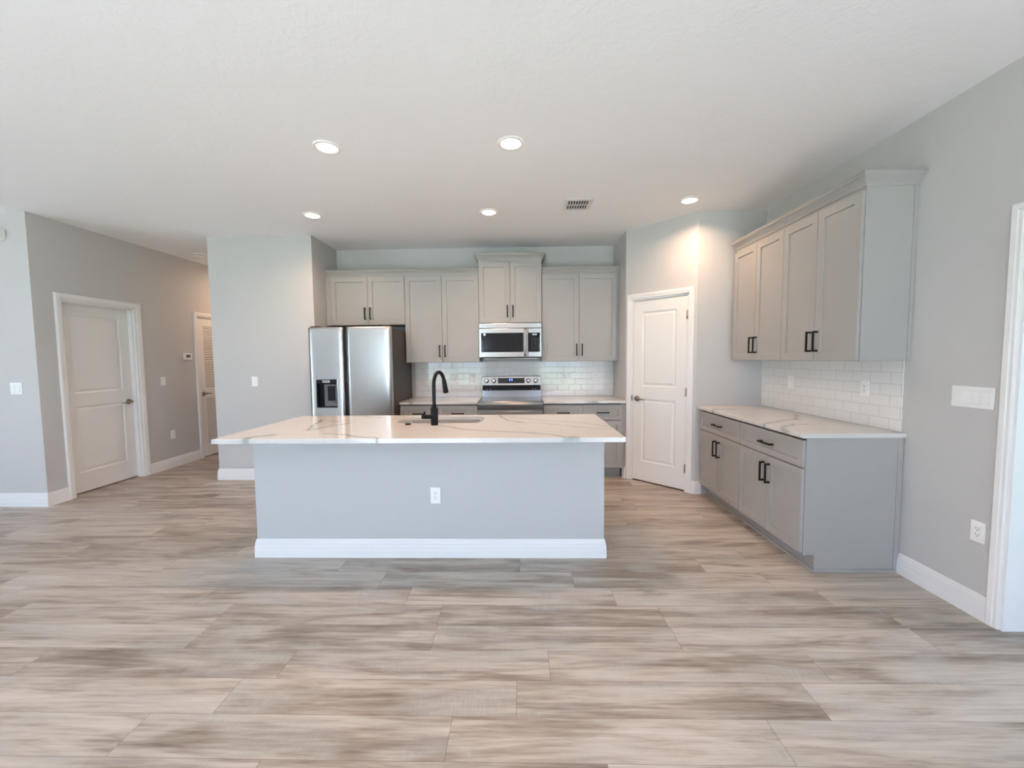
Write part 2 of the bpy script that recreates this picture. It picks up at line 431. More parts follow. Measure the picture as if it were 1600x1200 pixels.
slider('added_window_4', 'unseen white framed glass slider added in the side room for daylight', SW[1]-SW[0], 2, (XR+2.3, SW[1], 0), -pi/2)  # unseen, added to send daylight through the right opening
slider('added_window_2', 'unseen white framed glass slider added in the far left wall for daylight', SIDE_Y[1]-SIDE_Y[0], 2, (XFAR, SIDE_Y[0], 0), pi/2)  # unseen, added to light the surfaces facing left
structure(MB().box(-12, 8, YREAR-3.2, YREAR-.15, -.12, -.02).box(XFAR-2.5, XFAR-.2, YREAR-.15, YL, -.12, -.02).build('patio', M['patio']), 'concrete patio outside the sliders')
lw = MB().box(-40, 40, -45, 45, -.3, -.16).build('lawn', M['lawn']); structure(lw, 'lawn behind the patio')

# baseboards -------------------------------------------------------
BB = [(0, 0), (.016, 0), (.016, .052), (.0145, .057), (.0145, .085), (.012, .090), (.012, .104), (.0085, .113), (.0075, .126), (.004, .133), (0, .133)]
def baseboard(name, path, side=1, label=None):
    return structure(MB().sweep(path, BB, side=side).build(name, M['trim']), label)
CW = .058     # casing width
baseboard('baseboard_left_front', [(XFAR, YL), (XL, YL), (XL, D1[0]-CW)], 1, 'white baseboard round the left wall corner')
baseboard('baseboard_left', [(XL, D1[1]+CW), (XL, D2[0]-CW)], 1, 'white baseboard between the two hall doors')
baseboard('baseboard_center', [(XC1, YHALL), (XC1, YC), (XC2, YC), (XC2, YB)], 1, 'white baseboard round the wall left of the refrigerator')
baseboard('baseboard_right', [(XR, 2.60), (XR, RO[1]+CW-.004)], 1, 'white baseboard beside the side counter')
baseboard('baseboard_pantry', [(P2[0]-e.x*(PLEN-PD[1]-CW), P2[1]-e.y*(PLEN-PD[1]-CW)), P2, (XR-.60, P2[1])], 1, 'short white baseboard right of the pantry door')
baseboard('baseboard_pantry_left', [(P1[0], YB-.55), P1, (P1[0]+e.x*(PD[0]-CW), P1[1]+e.y*(PD[0]-CW))], 1, 'short white baseboard left of the pantry door')

# ------------------------------------------------------------------ doors
CAS = [(0, 0), (0, .011), (.006, .0145), (.020, .0145), (.026, .017), (.048, .018), (.056, .012), (.058, 0)]   # (outward, proud)
def casing(w, h):
    """path up the left, across, down the right in door-local x/z; the moulding stands out toward -y"""
    return MB().sweep([(0, 0), (0, h), (w, h), (w, 0)], CAS, fn=lambda u, v, d: (u, -d, v), side=-1)
def lever(parent, x, z, y, dirn, mat):
    """door lever on a round rose; dirn is the way the lever points"""
    h = MB().lathe([(0, y-.012), (.024, y-.012), (.031, y-.008), (.032, y), (0, y)], (x, 0, z), 'y', 28).build('door_handle', mat, parent)
    l = MB(); l.lathe([(0, y-.055), (.011, y-.055), (.012, y-.05), (.0105, y-.012)], (x, 0, z), 'y', 20)
    l.tube([(x-dirn*.004, y-.048, z), (x+dirn*.03, y-.049, z+.002), (x+dirn*.07, y-.048, z-.002), (x+dirn*.105, y-.044, z-.006), (x+dirn*.115, y-.040, z-.007)],
           [.0105, .0095, .0075, .0065, .004], 12)
    l.build('lever', mat, h)
    return h
PANEL = [(.014, .007), (.022, .0075), (.040, .002), (.046, .0015)]
def panel_slab(w, h, t=.035, stile=.115, mid=(.93, 1.07), top=.125, bot=.21):
    m = MB(); xs = [0, stile, w-stile, w]; zs = [0, bot, mid[0], mid[1], h-top, h]
    holes = {(1, 1), (1, 3)}
    for i in range(3):
        for j in range(5):
            if (i, j) in holes: m.nested(xs[i], xs[i+1], zs[j], zs[j+1], 0, PANEL)
            else: m.bm.faces.new([m.bm.verts.new(v) for v in ((xs[i], 0, zs[j]), (xs[i+1], 0, zs[j]), (xs[i+1], 0, zs[j+1]), (xs[i], 0, zs[j+1]))])
    a = [(0, 0), (w, 0), (w, h), (0, h)]
    F = [m.bm.verts.new((x, 0, z)) for x, z in a]; B = [m.bm.verts.new((x, t, z)) for x, z in a]
    for k in range(4): m.bm.faces.new([F[k], F[(k+1) % 4], B[(k+1) % 4], B[k]])
    m.bm.faces.new(B)
    return m
def jamb(w, h, depth):
    m = MB(); t = .018
    m.box(-.0, t, .0, depth, 0, h); m.box(w-t, w, .0, depth, 0, h); m.box(t, w-t, .0, depth, h-t, h); return m
def door_root(name, loc, rz, label):
    o = bpy.data.objects.new(name, None); COL.objects.link(o); o.location = loc; o.rotation_euler = (0, 0, rz)
    structure(o, label); return o
# door 1: panel door set deep in its jamb (faces +X: local x runs to +Y)
r = door_root('door_1', (XL, D1[0], 0), pi/2, 'white two-panel door set back in its frame, on the left hall wall')
W1 = D1[1]-D1[0]
casing(W1, DH).build('door_casing', M['trim'], r)
j = jamb(W1, DH, T)
j.box(.018, .030, .030, .078, 0, DH-.018); j.box(W1-.030, W1-.018, .030, .078, 0, DH-.018); j.box(.018, W1-.018, .030, .078, DH-.030, DH-.018)
j.build('door_jamb', M['trim'], r)
s1 = panel_slab(W1-.042, DH-.036, .035)
sl = s1.build('door_slab', M['door'], r); sl.location = (.021, .080, .012)
lever(sl, W1-.042-.062, .925, 0, -1, M['nickel'])
# door 2: louvered door almost flush
r = door_root('door_2', (XL, D2[0], 0), pi/2, 'white louvered door at the end of the hall wall')
W2 = D2[1]-D2[0]
casing(W2, DH).build('door_casing', M['trim'], r)
jamb(W2, DH, T).build('door_jamb', M['trim'], r)
w2 = W2-.042; h2 = DH-.036
m = MB(); st = .10; z_ = [(0, .16), (.86, 1.0), (h2-.11, h2)]
m.box(0, st, 0, .035, 0, h2); m.box(w2-st, w2, 0, .035, 0, h2)
for a, b in z_: m.box(st, w2-st, 0, .035, a, b)
sl = m.build('door_slab', M['door'], r); sl.location = (.021, .008, .012)
for a, b in ((.16, .86), (1.0, h2-.11)):
    lv = MB(); n = int((b-a)/.0255)
    for k in range(n):
        z = a + (k+.5)*(b-a)/n
        lv.prism([(.003, z-.010), (.010, z-.0105), (.020, z+.0075), (.012, z+.0075)], st, w2-st, fn=lambda u, v, q: (q, u, v))
    lv.build('louver_slats', M['door'], sl)
    MB().box(st, w2-st, .026, .034, a, b).build('louver_gap_shade', M['slot'], sl)  # dark sheet paints in the shade between the slats
lever(sl, .055, .93, 0, 1, M['nickel'])
MB().box(-.018, -.004, -.006, .004, .89, .97).build('strike_plate', M['nickel'], sl)
# door 3: pantry door in the angled wall
ang = math.atan2(e.y, e.x)
r = door_root('door_3', (*pp(PD[0], 0, 0)[:2], 0), ang, 'white two-panel pantry door across the corner')
W3 = PD[1]-PD[0]; H3 = DH-.005
casing(W3, H3).build('door_casing', M['trim'], r)
jamb(W3, H3, .1).build('door_jamb', M['trim'], r)
w3 = W3-.042
s3 = panel_slab(w3, H3-.038, .035, .105, (.93, 1.07), .125, .22)
sl = s3.build('door_slab', M['door'], r); sl.location = (.021, .004, .016)
lever(sl, .055, .93, 0, 1, M['nickel'])
MB().box(-.014, -.001, -.016, -.006, .905, .965, .002).build('strike_plate', M['nickel'], sl)
for z in (.23, 1.03, 1.83):
    MB().lathe([(0, z-.045), (.0065, z-.045), (.0065, z+.045), (0, z+.045)], (w3+.004, -.008, 0), 'z', 14).build('hinge', M['nickel'], sl)
# cased opening on the right
r = structure(MB().sweep([(0, 0), (0, 2.085), (RO[1]-RO[0], 2.085), (RO[1]-RO[0], 0)], CAS, fn=lambda u, v, d: (XR-d, RO[1]-u, v), side=-1).build('trim_1', M['trim']), 'white casing at the right edge of the photo')
w = MB(); w.box(XR-.001, XR+T+.001, RO[1]-.014, RO[1]+.0005, 0, 2.085); w.box(XR, XR+T, RO[0], RO[0]+.014, 0, 2.085); w.box(XR, XR+T, RO[0], RO[1], 2.071, 2.086)
w.build('jamb', M['trim'], r)

# ------------------------------------------------------------------ cabinets
DT = .020
def shaker(x0, x1, z0, z1, fw=.058, y=0.):
    m = MB(); g = .0015
    m.nested(x0, x1, z0, z1, y-DT+g, [(g, y-DT), (fw, y-DT), (fw+.0015, y-DT+.010), (fw+.002, y-DT+.010)])
    a = [(x0, z0), (x1, z0), (x1, z1), (x0, z1)]
    F = [m.bm.verts.new((x, y-DT+g, z)) for x, z in a]; B = [m.bm.verts.new((x, y-.0015, z)) for x, z in a]
    for k in range(4): m.bm.faces.new([F[k], F[(k+1) % 4], B[(k+1) % 4], B[k]])
    m.bm.faces.new(B)
    return m
def pull(parent, x, z, vertical=True, L=.146, y=-DT):
    m = MB(); t = .0065; h = L/2
    if vertical:
        m.box(x-t, x+t, y-.036, y-.026, z-h, z+h, .001)
        for q in (z-h+t, z+h-t): m.box(x-t+.0003, x+t-.0003, y-.027, y, q-t, q+t)
    else:
        m.box(x-h, x+h, y-.036, y-.026, z-t, z+t, .001)
        for q in (x-h+t, x+h-t): m.box(q-t, q+t, y-.027, y, z-t+.0003, z+t-.0003)
    return m.build('handle', M['black'], parent)
G = .0018
def door_pair(root, x0, x1, z0, z1, hz):
    xm = (x0+x1)/2
    for a, b, hx in ((x0+G, xm-G, xm-.033), (xm+G, x1-G, xm+.033)):
        d = shaker(a, b, z0, z1).build('door', M['cab'], root)
        pull(d, hx, hz)
def upper_cabinet(label, loc, rz, w, z0, z1, depth, dtop, group):
    r = thing('wall_cabinet', label, 'cabinet', (loc[0], loc[1], z0), rz, group)
    h = z1-z0
    m = MB(); m.box(0, w, .030, depth, 0, h)                       # open fronted box: the gaps between doors stay dark
    m.box(0, .018, 0, .030, 0, h); m.box(w-.018, w, 0, .030, 0, h); m.box(.018, w-.018, 0, .030, 0, .018); m.box(.018, w-.018, 0, .030, h-.018, h)
    m.build('carcass', M['cab'], r)
    door_pair(r, 0, w, .003, dtop-z0, .003+.063+.073)
    return r
def base_cabinet(label, loc, rz, w, depth, ndraw, group, zt=.884):
    r = thing('base_cabinet', label, 'cabinet', (loc[0], loc[1], 0), rz, group)
    m = MB(); m.prism([(.045, .114), (.075, .114), (.075, 0), (depth, 0), (depth, zt), (.045, zt)], .018, w-.018, fn=lambda u, v, q: (q, u, v))
    for a in (0, w-.018): m.prism([(0, .114), (.075, .114), (.075, 0), (depth, 0), (depth, zt), (0, zt)], a, a+.018, fn=lambda u, v, q: (q, u, v))
    m.box(.018, w-.018, 0, .045, .114, .132)
    m.build('carcass', M['cab'], r)
    MB().box(0, w, .066, .0745, 0, .018, .002).build('toe_molding', M['cab'], r)
    n = ndraw
    for k in range(n):
        a, b = k*w/n+G, (k+1)*w/n-G
        d = shaker(a, b, .690, .868, .045).build('drawer', M['cab'], r)
        pull(d, (a+b)/2, .777, False)
    door_pair(r, 0, w, .128, .683, .683-.052-.073)
    return r
# back wall run (front of the doors at Y = 4.987)
YU = 4.987
UX = [-2.3405, -1.426, -.5118, .2514, 1.1655]
gu = 'grey wall cabinets along the back wall'
upper_cabinet('short grey two-door wall cabinet above the refrigerator', (UX[0], YU+DT), 0, UX[1]-UX[0], 1.840, 2.442, YB-YU-DT-.003, 2.426, gu)
upper_cabinet('tall grey two-door wall cabinet between refrigerator and microwave', (UX[1]+.001, YU+DT), 0, UX[2]-UX[1]-.002, 1.372, 2.442, YB-YU-DT-.003, 2.426, gu)
YM = 4.955
upper_cabinet('raised grey two-door wall cabinet above the microwave', (UX[2]+.001, YM+DT), 0, UX[3]-UX[2]-.002, 1.845, 2.592, YB-YM-DT-.003, 2.574, gu)
upper_cabinet('tall grey two-door wall cabinet right of the microwave', (UX[3]+.001, YU+DT), 0, UX[4]-UX[3]-.002, 1.372, 2.442, YB-YU-DT-.003, 2.426, gu)
o = MB().box(XC2+.002, UX[0]-.001, YU+.004, YU+.024, 1.842, 2.442).build('filler_strip', M['cab'])
tag(o, 'narrow grey filler strip between wall and cabinet over the refrigerator', 'filler strip')
o = MB().box(UX[4]+.001, P1[0]-.002, YU+.018, YU+.034, 1.374, 2.442).build('filler_strip', M['cab'])
tag(o, 'narrow grey filler strip right of the last back wall cabinet', 'filler strip')
CR = [(0, 0), (.006, 0), (.010, .012), (.020, .026), (.036, .042), (.047, .050), (.047, .058), (.052, .062), (.052, .070), (0, .070)]
def crown(path, z, label, side=1, sc_=1., sv=1.):
    prof = [(o*sc_, z+h*sv) for o, h in CR]
    o = MB().sweep(path, prof, side=side).build('crown_molding', M['cab']); tag(o, label, 'molding', 'grey crown moldings on the cabinets'); return o
cy = YU+DT+.002
crown([(XC2+.003, cy-.002), (UX[2]-.002, cy-.002)], 2.4425, 'grey crown molding over the cabinets left of the microwave', 1, .8, .95)
crown([(UX[3]+.002, cy-.002), (P1[0]-.003, cy-.002)], 2.4425, 'grey crown molding over the cabinet right of the microwave', 1, .8, .95)
crown([(UX[2]+.004, YB-.004), (UX[2]+.004, YM+DT+.003), (UX[3]-.004, YM+DT+.003), (UX[3]-.004, YB-.004)], 2.5925, 'grey crown molding capping the raised cabinet over the microwave', 1, 1.1, 1.18)
# back base cabinets
YBF = 4.687
gb = 'grey base cabinets along the back wall'
base_cabinet('grey base cabinet left of the range, two drawers over doors', (-1.428, YBF+DT), 0, .912, YB-YBF-DT-.003, 2, gb)
base_cabinet('grey base cabinet right of the range, two drawers over doors', (.2545, YBF+DT), 0, .912, YB-YBF-DT-.003, 2, gb)
o = MB().box(1.1675, P1[0]-.003, YBF+DT+.002, YBF+DT+.020, 0, .882).build('filler_strip', M['cab'])
tag(o, 'dark grey filler strip between base cabinet and pantry wall', 'filler strip')
def slab(name, x0, x1, y0, y1, label, cat='countertop', z0=.884, z1=.914):
    o = MB().box(x0, x1, y0, y1, z0+.0005, z1, .003, 2).build(name, M['quartz']); tag(o, label, cat); return o
slab('countertop', -1.43, -.5165, YB-.648, YB-.002, 'white veined quartz countertop left of the range')
slab('countertop', .2535, P1[0]-.002, YB-.648, YB-.002, 'white veined quartz countertop right of the range')
# right hand run (local -y faces -X)
XB = 1.799
gr_ = 'grey base cabinets along the right wall'
RYN, RYM, RYF = 2.605, 3.349, 4.092
dep = XR-XB-DT-.003
base_cabinet('grey base cabinet on the right wall, the one nearer the pantry', (XB+DT, RYF), -pi/2, RYF-RYM-.001, dep, 1, gr_)
nb = base_cabinet('grey base cabinet on the right wall with exposed side, nearest the camera', (XB+DT, RYM), -pi/2, RYM-RYN, dep, 1, gr_)
m = MB(); W_ = RYM-RYN
m.box(W_, W_+.005, .0, .022, .114, .8835); m.box(W_, W_+.005, dep-.035, dep-.012, .0, .8835); m.box(W_, W_+.009, .066, dep-.014, 0, .020, .002)
m.build('side_molding', M['cab'], nb)
o = MB().box(XB+DT+.003, XB+DT+.02, RYF+.001, P2[1]-.002, .114, .882).build('filler_strip', M['cab'])
tag(o, 'grey filler strip between the right base cabinets and pantry wall', 'filler strip')
slab('countertop', XR-.651, XR-.001, 2.588, P2[1]-.001, 'white veined quartz countertop along the right wall')
XU = 2.100
gru = 'grey wall cabinets along the right wall'
UYN, UYM, UYF = 2.596, 3.340, 4.086
du = XR-XU-DT-.003
upper_cabinet('grey two-door wall cabinet on the right wall nearer the pantry', (XU+DT, UYF), -pi/2, UYF-UYM-.001, 1.372, 2.442, du, 2.416, gru)
nu = upper_cabinet('grey two-door wall cabinet on the right wall with exposed side', (XU+DT, UYM), -pi/2, UYM-UYN, 1.372, 2.442, du, 2.416, gru)
m = MB(); W_ = UYM-UYN
m.box(W_, W_+.004, .0, .020, 0, 1.069); m.box(W_, W_+.005, du-.022, du, 0, 1.069)
m.build('side_molding', M['cab'], nu)
cx = XU+DT+.002
crown([(cx-.002, 4.084), (cx-.002, UYN+.001), (XR-.003, UYN+.001)], 2.4425, 'grey crown molding over the right wall cabinets', 1, 1.15, 1.0)

# backsplashes
ts = MB()
ts.box(-1.395, P1[0]-.001, YB-.009, YB-.001, .915, 1.3718)
o = ts.build('backsplash', M['tile_x']); tag(o, 'white subway tile backsplash behind the range', 'backsplash')
o = MB().box(XR-.009, XR-.001, 2.628, P2[1]-.001, .915, 1.3718).build('backsplash', M['tile_y']); tag(o, 'white subway tile backsplash above the right wall countertop', 'backsplash')

# ------------------------------------------------------------------ island
IX1, IX2, IY1, IY2 = -1.982, .647, 2.508, 3.570
JX1, JX2, JY = -1.910, .572, 2.797
isl = thing('kitchen_island', 'long kitchen island with greige painted wall toned for daylight and white baseboard', 'island', ((JX1+JX2)/2, 3.15, 0))
ox, oy = (JX1+JX2)/2, 3.15
tf = Matrix.Translation((-ox, -oy, 0))
w = MB(); w.box(JX1, JX2, JY, JY+.115, 0, .8835)
w.build('knee_wall', M['wall_toned'], isl, tf=tf)
w = MB()
w.box(JX1+.002, JX1+.02, JY+.115, 3.50, 0, .8835); w.box(JX2-.02, JX2-.002, JY+.115, 3.50, 0, .8835); w.box(JX1+.02, JX2-.02, JY+.12, 3.44, .1, .118)
w.box(JX1+.02, JX2-.02, 3.42, 3.44, 0, .1); w.box(JX1+.02, JX2-.02, 3.48, 3.50, .118, .8835)
w.build('carcass', M['cab'], isl, tf=tf)
dw = (JX2-JX1)/6
for k in range(6):
    d = shaker(k*dw+G, (k+1)*dw-G, .128, .868).build('door', M['cab'], isl, tf=tf @ Matrix.Translation((JX2, 3.5005, 0)) @ Matrix.Rotation(pi, 4, 'Z'))
    hx = (k+1)*dw-.033 if k % 2 == 0 else k*dw+.033
    p = pull(d, hx, .78); p.data.transform(tf @ Matrix.Translation((JX2, 3.5005, 0)) @ Matrix.Rotation(pi, 4, 'Z'))
MB().sweep([(JX1, JY+.115), (JX1, JY), (JX2, JY), (JX2, JY+.115)], BB, side=1).build('baseboard', M['trim'], isl, tf=tf)
# counter with a sink cut-out
SX1, SX2, SY1, SY2, SR = -1.000, -.315, 3.115, 3.490, .085
def rrect(x0, x1, y0, y1, r, n=8):
    pts = []
    for cx_, cy_, a0 in ((x1-r, y1-r, 0), (x0+r, y1-r, pi/2), (x0+r, y0+r, pi), (x1-r, y0+r, 1.5*pi)):
        for k in range(n+1): a = a0 + pi/2*k/n; pts.append((cx_+r*cos(a), cy_+r*sin(a)))
    return pts
def counter_with_hole():
    m = MB(); bm = m.bm; hole = rrect(SX1, SX2, SY1, SY2, SR); n = len(hole)
    outer = []; hc = ((SX1+SX2)/2, (SY1+SY2)/2)
    def toedge(p):
        dx, dy = p[0]-hc[0], p[1]-hc[1]; ts_ = []
        if dx > 1e-9: ts_.append((IX2-hc[0])/dx)
        if dx < -1e-9: ts_.append((IX1-hc[0])/dx)
        if dy > 1e-9: ts_.append((IY2-hc[1])/dy)
        if dy < -1e-9: ts_.append((IY1-hc[1])/dy)
        t = min(ts_); return (hc[0]+dx*t, hc[1]+dy*t)
    edge = [toedge(p) for p in hole]
    # snap the nearest ray to each slab corner so that the corners stay square
    for c in ((IX2, IY2), (IX1, IY2), (IX1, IY1), (IX2, IY1)):
        i = min(range(n), key=lambda q: (edge[q][0]-c[0])**2+(edge[q][1]-c[1])**2); edge[i] = c
    zt, zb = .914, .8845
    def ring(pts, z): return [bm.verts.new((x, y, z)) for x, y in pts]
    ch = .003
    def inset(p): return (min(max(p[0], IX1+ch), IX2-ch), min(max(p[1], IY1+ch), IY2-ch))
    R = [ring(hole, zb), ring(hole, zt-.002), ring([(hc[0]+(x-hc[0])*1.004, hc[1]+(y-hc[1])*1.008) for x, y in hole], zt), ring([inset(p) for p in edge], zt), ring(edge, zt-ch), ring(edge, zb)]
    for A, B in list(zip(R[:-1], R[1:])) + [(R[-1], R[0])]:
        for k in range(n): bm.faces.new([A[k], A[(k+1) % n], B[(k+1) % n], B[k]])
    return m
o = counter_with_hole().build('island_countertop', M['quartz']); tag(o, 'white quartz island countertop with brown-grey veins and sink cutout', 'countertop')
# sink
snk = thing('sink', 'undermount stainless steel sink set into the island countertop', 'sink', ((SX1+SX2)/2, (SY1+SY2)/2, .68))
m = MB(); o_ = .004; lv = []
lo = [(SX1-.02, SX2+.02, SY1-.02, SY2+.02, SR+.015, .8835), (SX1-o_, SX2+o_, SY1-o_, SY2+o_, SR, .8835), (SX1, SX2, SY1, SY2, SR, .875), (SX1+.006, SX2-.006, SY1+.006, SY2-.006, SR, .72), (SX1+.02, SX2-.02, SY1+.02, SY2-.02, SR, .695), (SX1+.05, SX2-.05, SY1+.05, SY2-.05, SR-.02, .688), (-.70, -.615, 3.26, 3.345, .042, .686)]
for q in lo: lv.append([m.bm.verts.new((x-(SX1+SX2)/2, y-(SY1+SY2)/2, q[5]-.68)) for x, y in rrect(*q[:5])])
for A, B in zip(lv[:-1], lv[1:]):
    for k in range(len(A)): m.bm.faces.new([A[k], A[(k+1) % len(A)], B[(k+1) % len(A)], B[k]]).smooth = True
m.bm.faces.new(lv[-1])
bo = m.build('basin', M['steel_sink'], snk)
sm = bo.modifiers.new('thickness', 'SOLIDIFY'); sm.thickness = .0012; sm.offset = 1
MB().lathe([(0, .0075), (.012, .0075), (.03, .008), (.04, .010), (.042, .0065)], (0, 0, 0), 'z', 24).build('drain', M['chrome'], snk)
# faucet
fx, fy = -.661, 3.026
fc = thing('faucet', 'matte black gooseneck faucet with side lever on the island', 'faucet', (fx, fy, .9145))
MB().lathe([(0, 0), (.0265, 0), (.0275, .002), (.0275, .128), (.0255, .131), (.0, .131)], n=32).build('base', M['black'], fc)
pts = [(0, 0, .130), (0, 0, .16), (0, 0, .26), (0, 0, .300)]
r_ = .052; dirx, diry = cos(radians(52)), sin(radians(52))
for k in range(1, 15):
    a = pi - pi*.92*k/14
    pts.append(((r_+r_*cos(a))*dirx*1.0, (r_+r_*cos(a))*diry, .300+r_*1.95*sin(a) if False else .300+.098*sin(a)))
tp = Vector(pts[-1]); tp0 = Vector(pts[-2]); dr = (tp-tp0).normalized()
m = MB(); m.tube(pts, .0135, 18); m.lathe([(0, .128), (.0185, .128), (.0185, .146), (.0145, .150), (0, .150)], n=24)
m.build('spout', M['black'], fc)
q = tp - dr*.012
MB().tube([q, q+dr*.008, q+dr*.03, q+dr*.075, q+dr*.098, q+dr*.102], [.0155, .0165, .0175, .020, .0205, .018], 20).build('spray_head', M['black'], fc)
m = MB(); m.tube([(-.018, 0, .062), (-.095, 0, .062)], .0165, 20)
m.build('lever_hub', M['black'], fc)
MB().tube([(-.080, 0, .072), (-.078, -.002, .085), (-.070, -.004, .102)], [.0065, .006, .0055], 12).build('lever', M['black'], fc)
o = MB().lathe([(0, 0), (.021, 0), (.021, .006), (.018, .009), (0, .0095)], (-.868, 3.045, .9145), 'z', 24).build('air_switch_button', M['black'])
tag(o, 'small round black button on the island countertop left of the faucet', 'button')

# ------------------------------------------------------------------ refrigerator
FX0, FX1, FYF = -2.344, -1.433, 4.420
fr = thing('refrigerator', 'stainless steel side-by-side refrigerator with black ice dispenser', 'refrigerator', ((FX0+FX1)/2, 4.86, 0))
fo = Matrix.Translation((-(FX0+FX1)/2, -4.86, 0))
MB().box(FX0+.004, FX1-.004, FYF+.085, YB-.04, .02, 1.765, .006).build('cabinet_body', M['fridge_side'], fr, tf=fo)
MB().box(FX0+.012, FX1-.012, FYF+.066, FYF+.085, .05, 1.755).build('gasket', M['gap_black'], fr, tf=fo)
m = MB(); m.box(FX0+.03, FX1-.03, FYF+.09, FYF+.12, .0, .05)
m.build('toe_grille', M['gap_black'], fr, tf=fo)
def fridge_door(x0, x1, z0, z1, hole=None):
    """front bulges a few millimetres across the width; optional rectangular opening"""
    m = MB(); bm = m.bm; N = 14; xs = sorted(set([x0+(x1-x0)*k/N for k in range(N+1)] + ([hole[0], hole[1]] if hole else [])))
    zs = [z0, z0+.012] + ([hole[2], hole[3]] if hole else []) + [z1-.10, z1-.035, z1-.012, z1]
    zs = sorted(set(zs))
    def y(x, z):
        t = (x-x0)/(x1-x0); u = abs(2*t-1)
        b = .003*(1-u**2) - (.006*max(0, (u-.96)/.04)**2)
        if z > z1-.10: b -= .006*((z-(z1-.10))/.10)**2
        if z in (z0, z1): b -= .006
        return FYF+.005-b
    V = {(i, k): bm.verts.new((x, y(x, z), z)) for i, x in enumerate(xs) for k, z in enumerate(zs)}
    for i in range(len(xs)-1):
        for k in range(len(zs)-1):
            if hole and xs[i] >= hole[0]-1e-6 and xs[i+1] <= hole[1]+1e-6 and zs[k] >= hole[2]-1e-6 and zs[k+1] <= hole[3]+1e-6: continue
            bm.faces.new([V[i, k], V[i+1, k], V[i+1, k+1], V[i, k+1]]).smooth = True
    yb = FYF+.064
    per = [(i, 0) for i in range(len(xs))] + [(len(xs)-1, k) for k in range(1, len(zs))] + [(i, len(zs)-1) for i in range(len(xs)-2, -1, -1)] + [(0, k) for k in range(len(zs)-2, 0, -1)]
    back = [bm.verts.new((V[p].co.x, yb, V[p].co.z)) for p in per]
    for a in range(len(per)):
        b = (a+1) % len(per); bm.faces.new([V[per[a]], V[per[b]], back[b], back[a]])
    bm.faces.new(back)
    return m
GX0, GX1 = -1.962, -1.924
DSP = (-2.270, -2.042, .887, 1.200)
d1 = fridge_door(FX0, GX0, .06, 1.775, DSP).build('freezer_door', M['steel'], fr, tf=fo)
d2 = fridge_door(GX1, FX1, .06, 1.778).build('fresh_food_door', M['steel'], fr, tf=fo)
MB().box(GX0+.001, GX1-.001, FYF+.020, FYF+.0655, .06, 1.770).build('pocket_handles', M['gap_black'], fr, tf=fo)
m = MB(); x0, x1, z0, z1 = DSP; yf = FYF+.001
# dispenser recess: shallow black box with a grey paddle panel
m.box(x0, x1, yf+.055, yf+.060, z0, z1); m.box(x0, x0+.006, yf, yf+.056, z0, z1); m.box(x1-.006, x1, yf, yf+.056, z0, z1); m.box(x0, x1, yf, yf+.056, z0, z0+.008); m.box(x0, x1, yf-.001, yf+.056, z1-.045, z1)
ds = m.build('dispenser', M['gap_black'], d1, tf=fo)
m = MB(); t = .006
m.box(x0-t, x1+t, yf-.003, yf+.004, z0-t, z0); m.box(x0-t, x1+t, yf-.003, yf+.004, z1, z1+t*.6); m.box(x0-t, x0, yf-.003, yf+.004, z0, z1); m.box(x1, x1+t, yf-.003, yf+.004, z0, z1)
m.build('dispenser_frame', M['chrome'], d1, tf=fo)
MB().box(x0+.075, x1-.008, yf+.018, yf+.054, z0+.012, z1-.055, .004).build('paddle_panel', M['grey_panel'], ds, tf=fo)
MB().box(x0+.118, x1-.030, yf+.008, yf+.020, z0+.075, z1-.075, .003).build('paddle', M['gap_black'], ds, tf=fo)
MB().box(x0+.068, x0+.150, yf-.006, yf-.001, z1-.038, z1-.008, .002).build('control_plate', M['chrome'], ds, tf=fo)
m = MB()
for k in range(6): m.box(x0+.080+k*.010, x0+.086+k*.010, yf-.0065, yf-.0055, z1-.027, z1-.018-(.003 if k % 2 else 0))
m.build('control_marks', M['grey_panel'], ds, tf=fo)
for x in (FX0+.05, FX1-.05): MB().box(x-.04, x+.04, FYF+.03, FYF+.16, 1.766, 1.790, .006).build('hinge_cover', M['fridge_side'], fr, tf=fo)

# ------------------------------------------------------------------ range
RX0, RX1 = UX[2]+.0015, UX[3]-.0015
rg = thing('range', 'stainless steel electric range with glass cooktop and back control panel', 'range', ((RX0+RX1)/2, 4.98, 0))
ro = Matrix.Translation((-(RX0+RX1)/2, -4.98, 0))
RF = 4.640
MB().box(RX0+.003, RX1-.003, RF+.03, YB-.02, .03, .905).build('body', M['steel_dark'], rg, tf=ro)
m = MB(); m.box(RX0+.006, RX1-.006, RF+.018, 5.235, .904, .9165, .003)
m.build('cooktop', M['cooktop'], rg, tf=ro)
for x in (RX0+.001, RX1-.009): MB().box(x, x+.008, RF+.012, 5.235, .900, .920, .003).build('cooktop_trim', M['steel_mw'], rg, tf=ro)
MB().prism([(RF+.03, .824), (RF+.002, .826), (RF, .832), (RF, .880), (RF+.010, .908), (RF+.022, .9195), (RF+.030, .9195)], RX0+.001, RX1-.001, fn=lambda u, v, q: (q, u, v)).build('front_panel', M['steel_front'], rg, tf=ro)
od = MB().box(RX0+.003, RX1-.003, RF+.001, RF+.03, .245, .808, .004).build('oven_door', M['steel_mw'], rg, tf=ro)
MB().box(RX0+.07, RX1-.07, RF-.0015, RF+.002, .33, .68, .001).build('oven_window', M['black_glass'], od, tf=ro)
m = MB(); m.tube([(RX0+.03, RF-.048, .757), (RX1-.03, RF-.048, .757)], .0125, 16)
for x in (RX0+.06, RX1-.06): m.tube([(x, RF-.046, .757), (x, RF+.002, .757)], .009, 12)
m.build('oven_handle', M['steel_mw'], od, tf=ro)
MB().box(RX0+.003, RX1-.003, RF+.004, RF+.03, .05, .238, .004).build('storage_drawer', M['steel_mw'], rg, tf=ro)
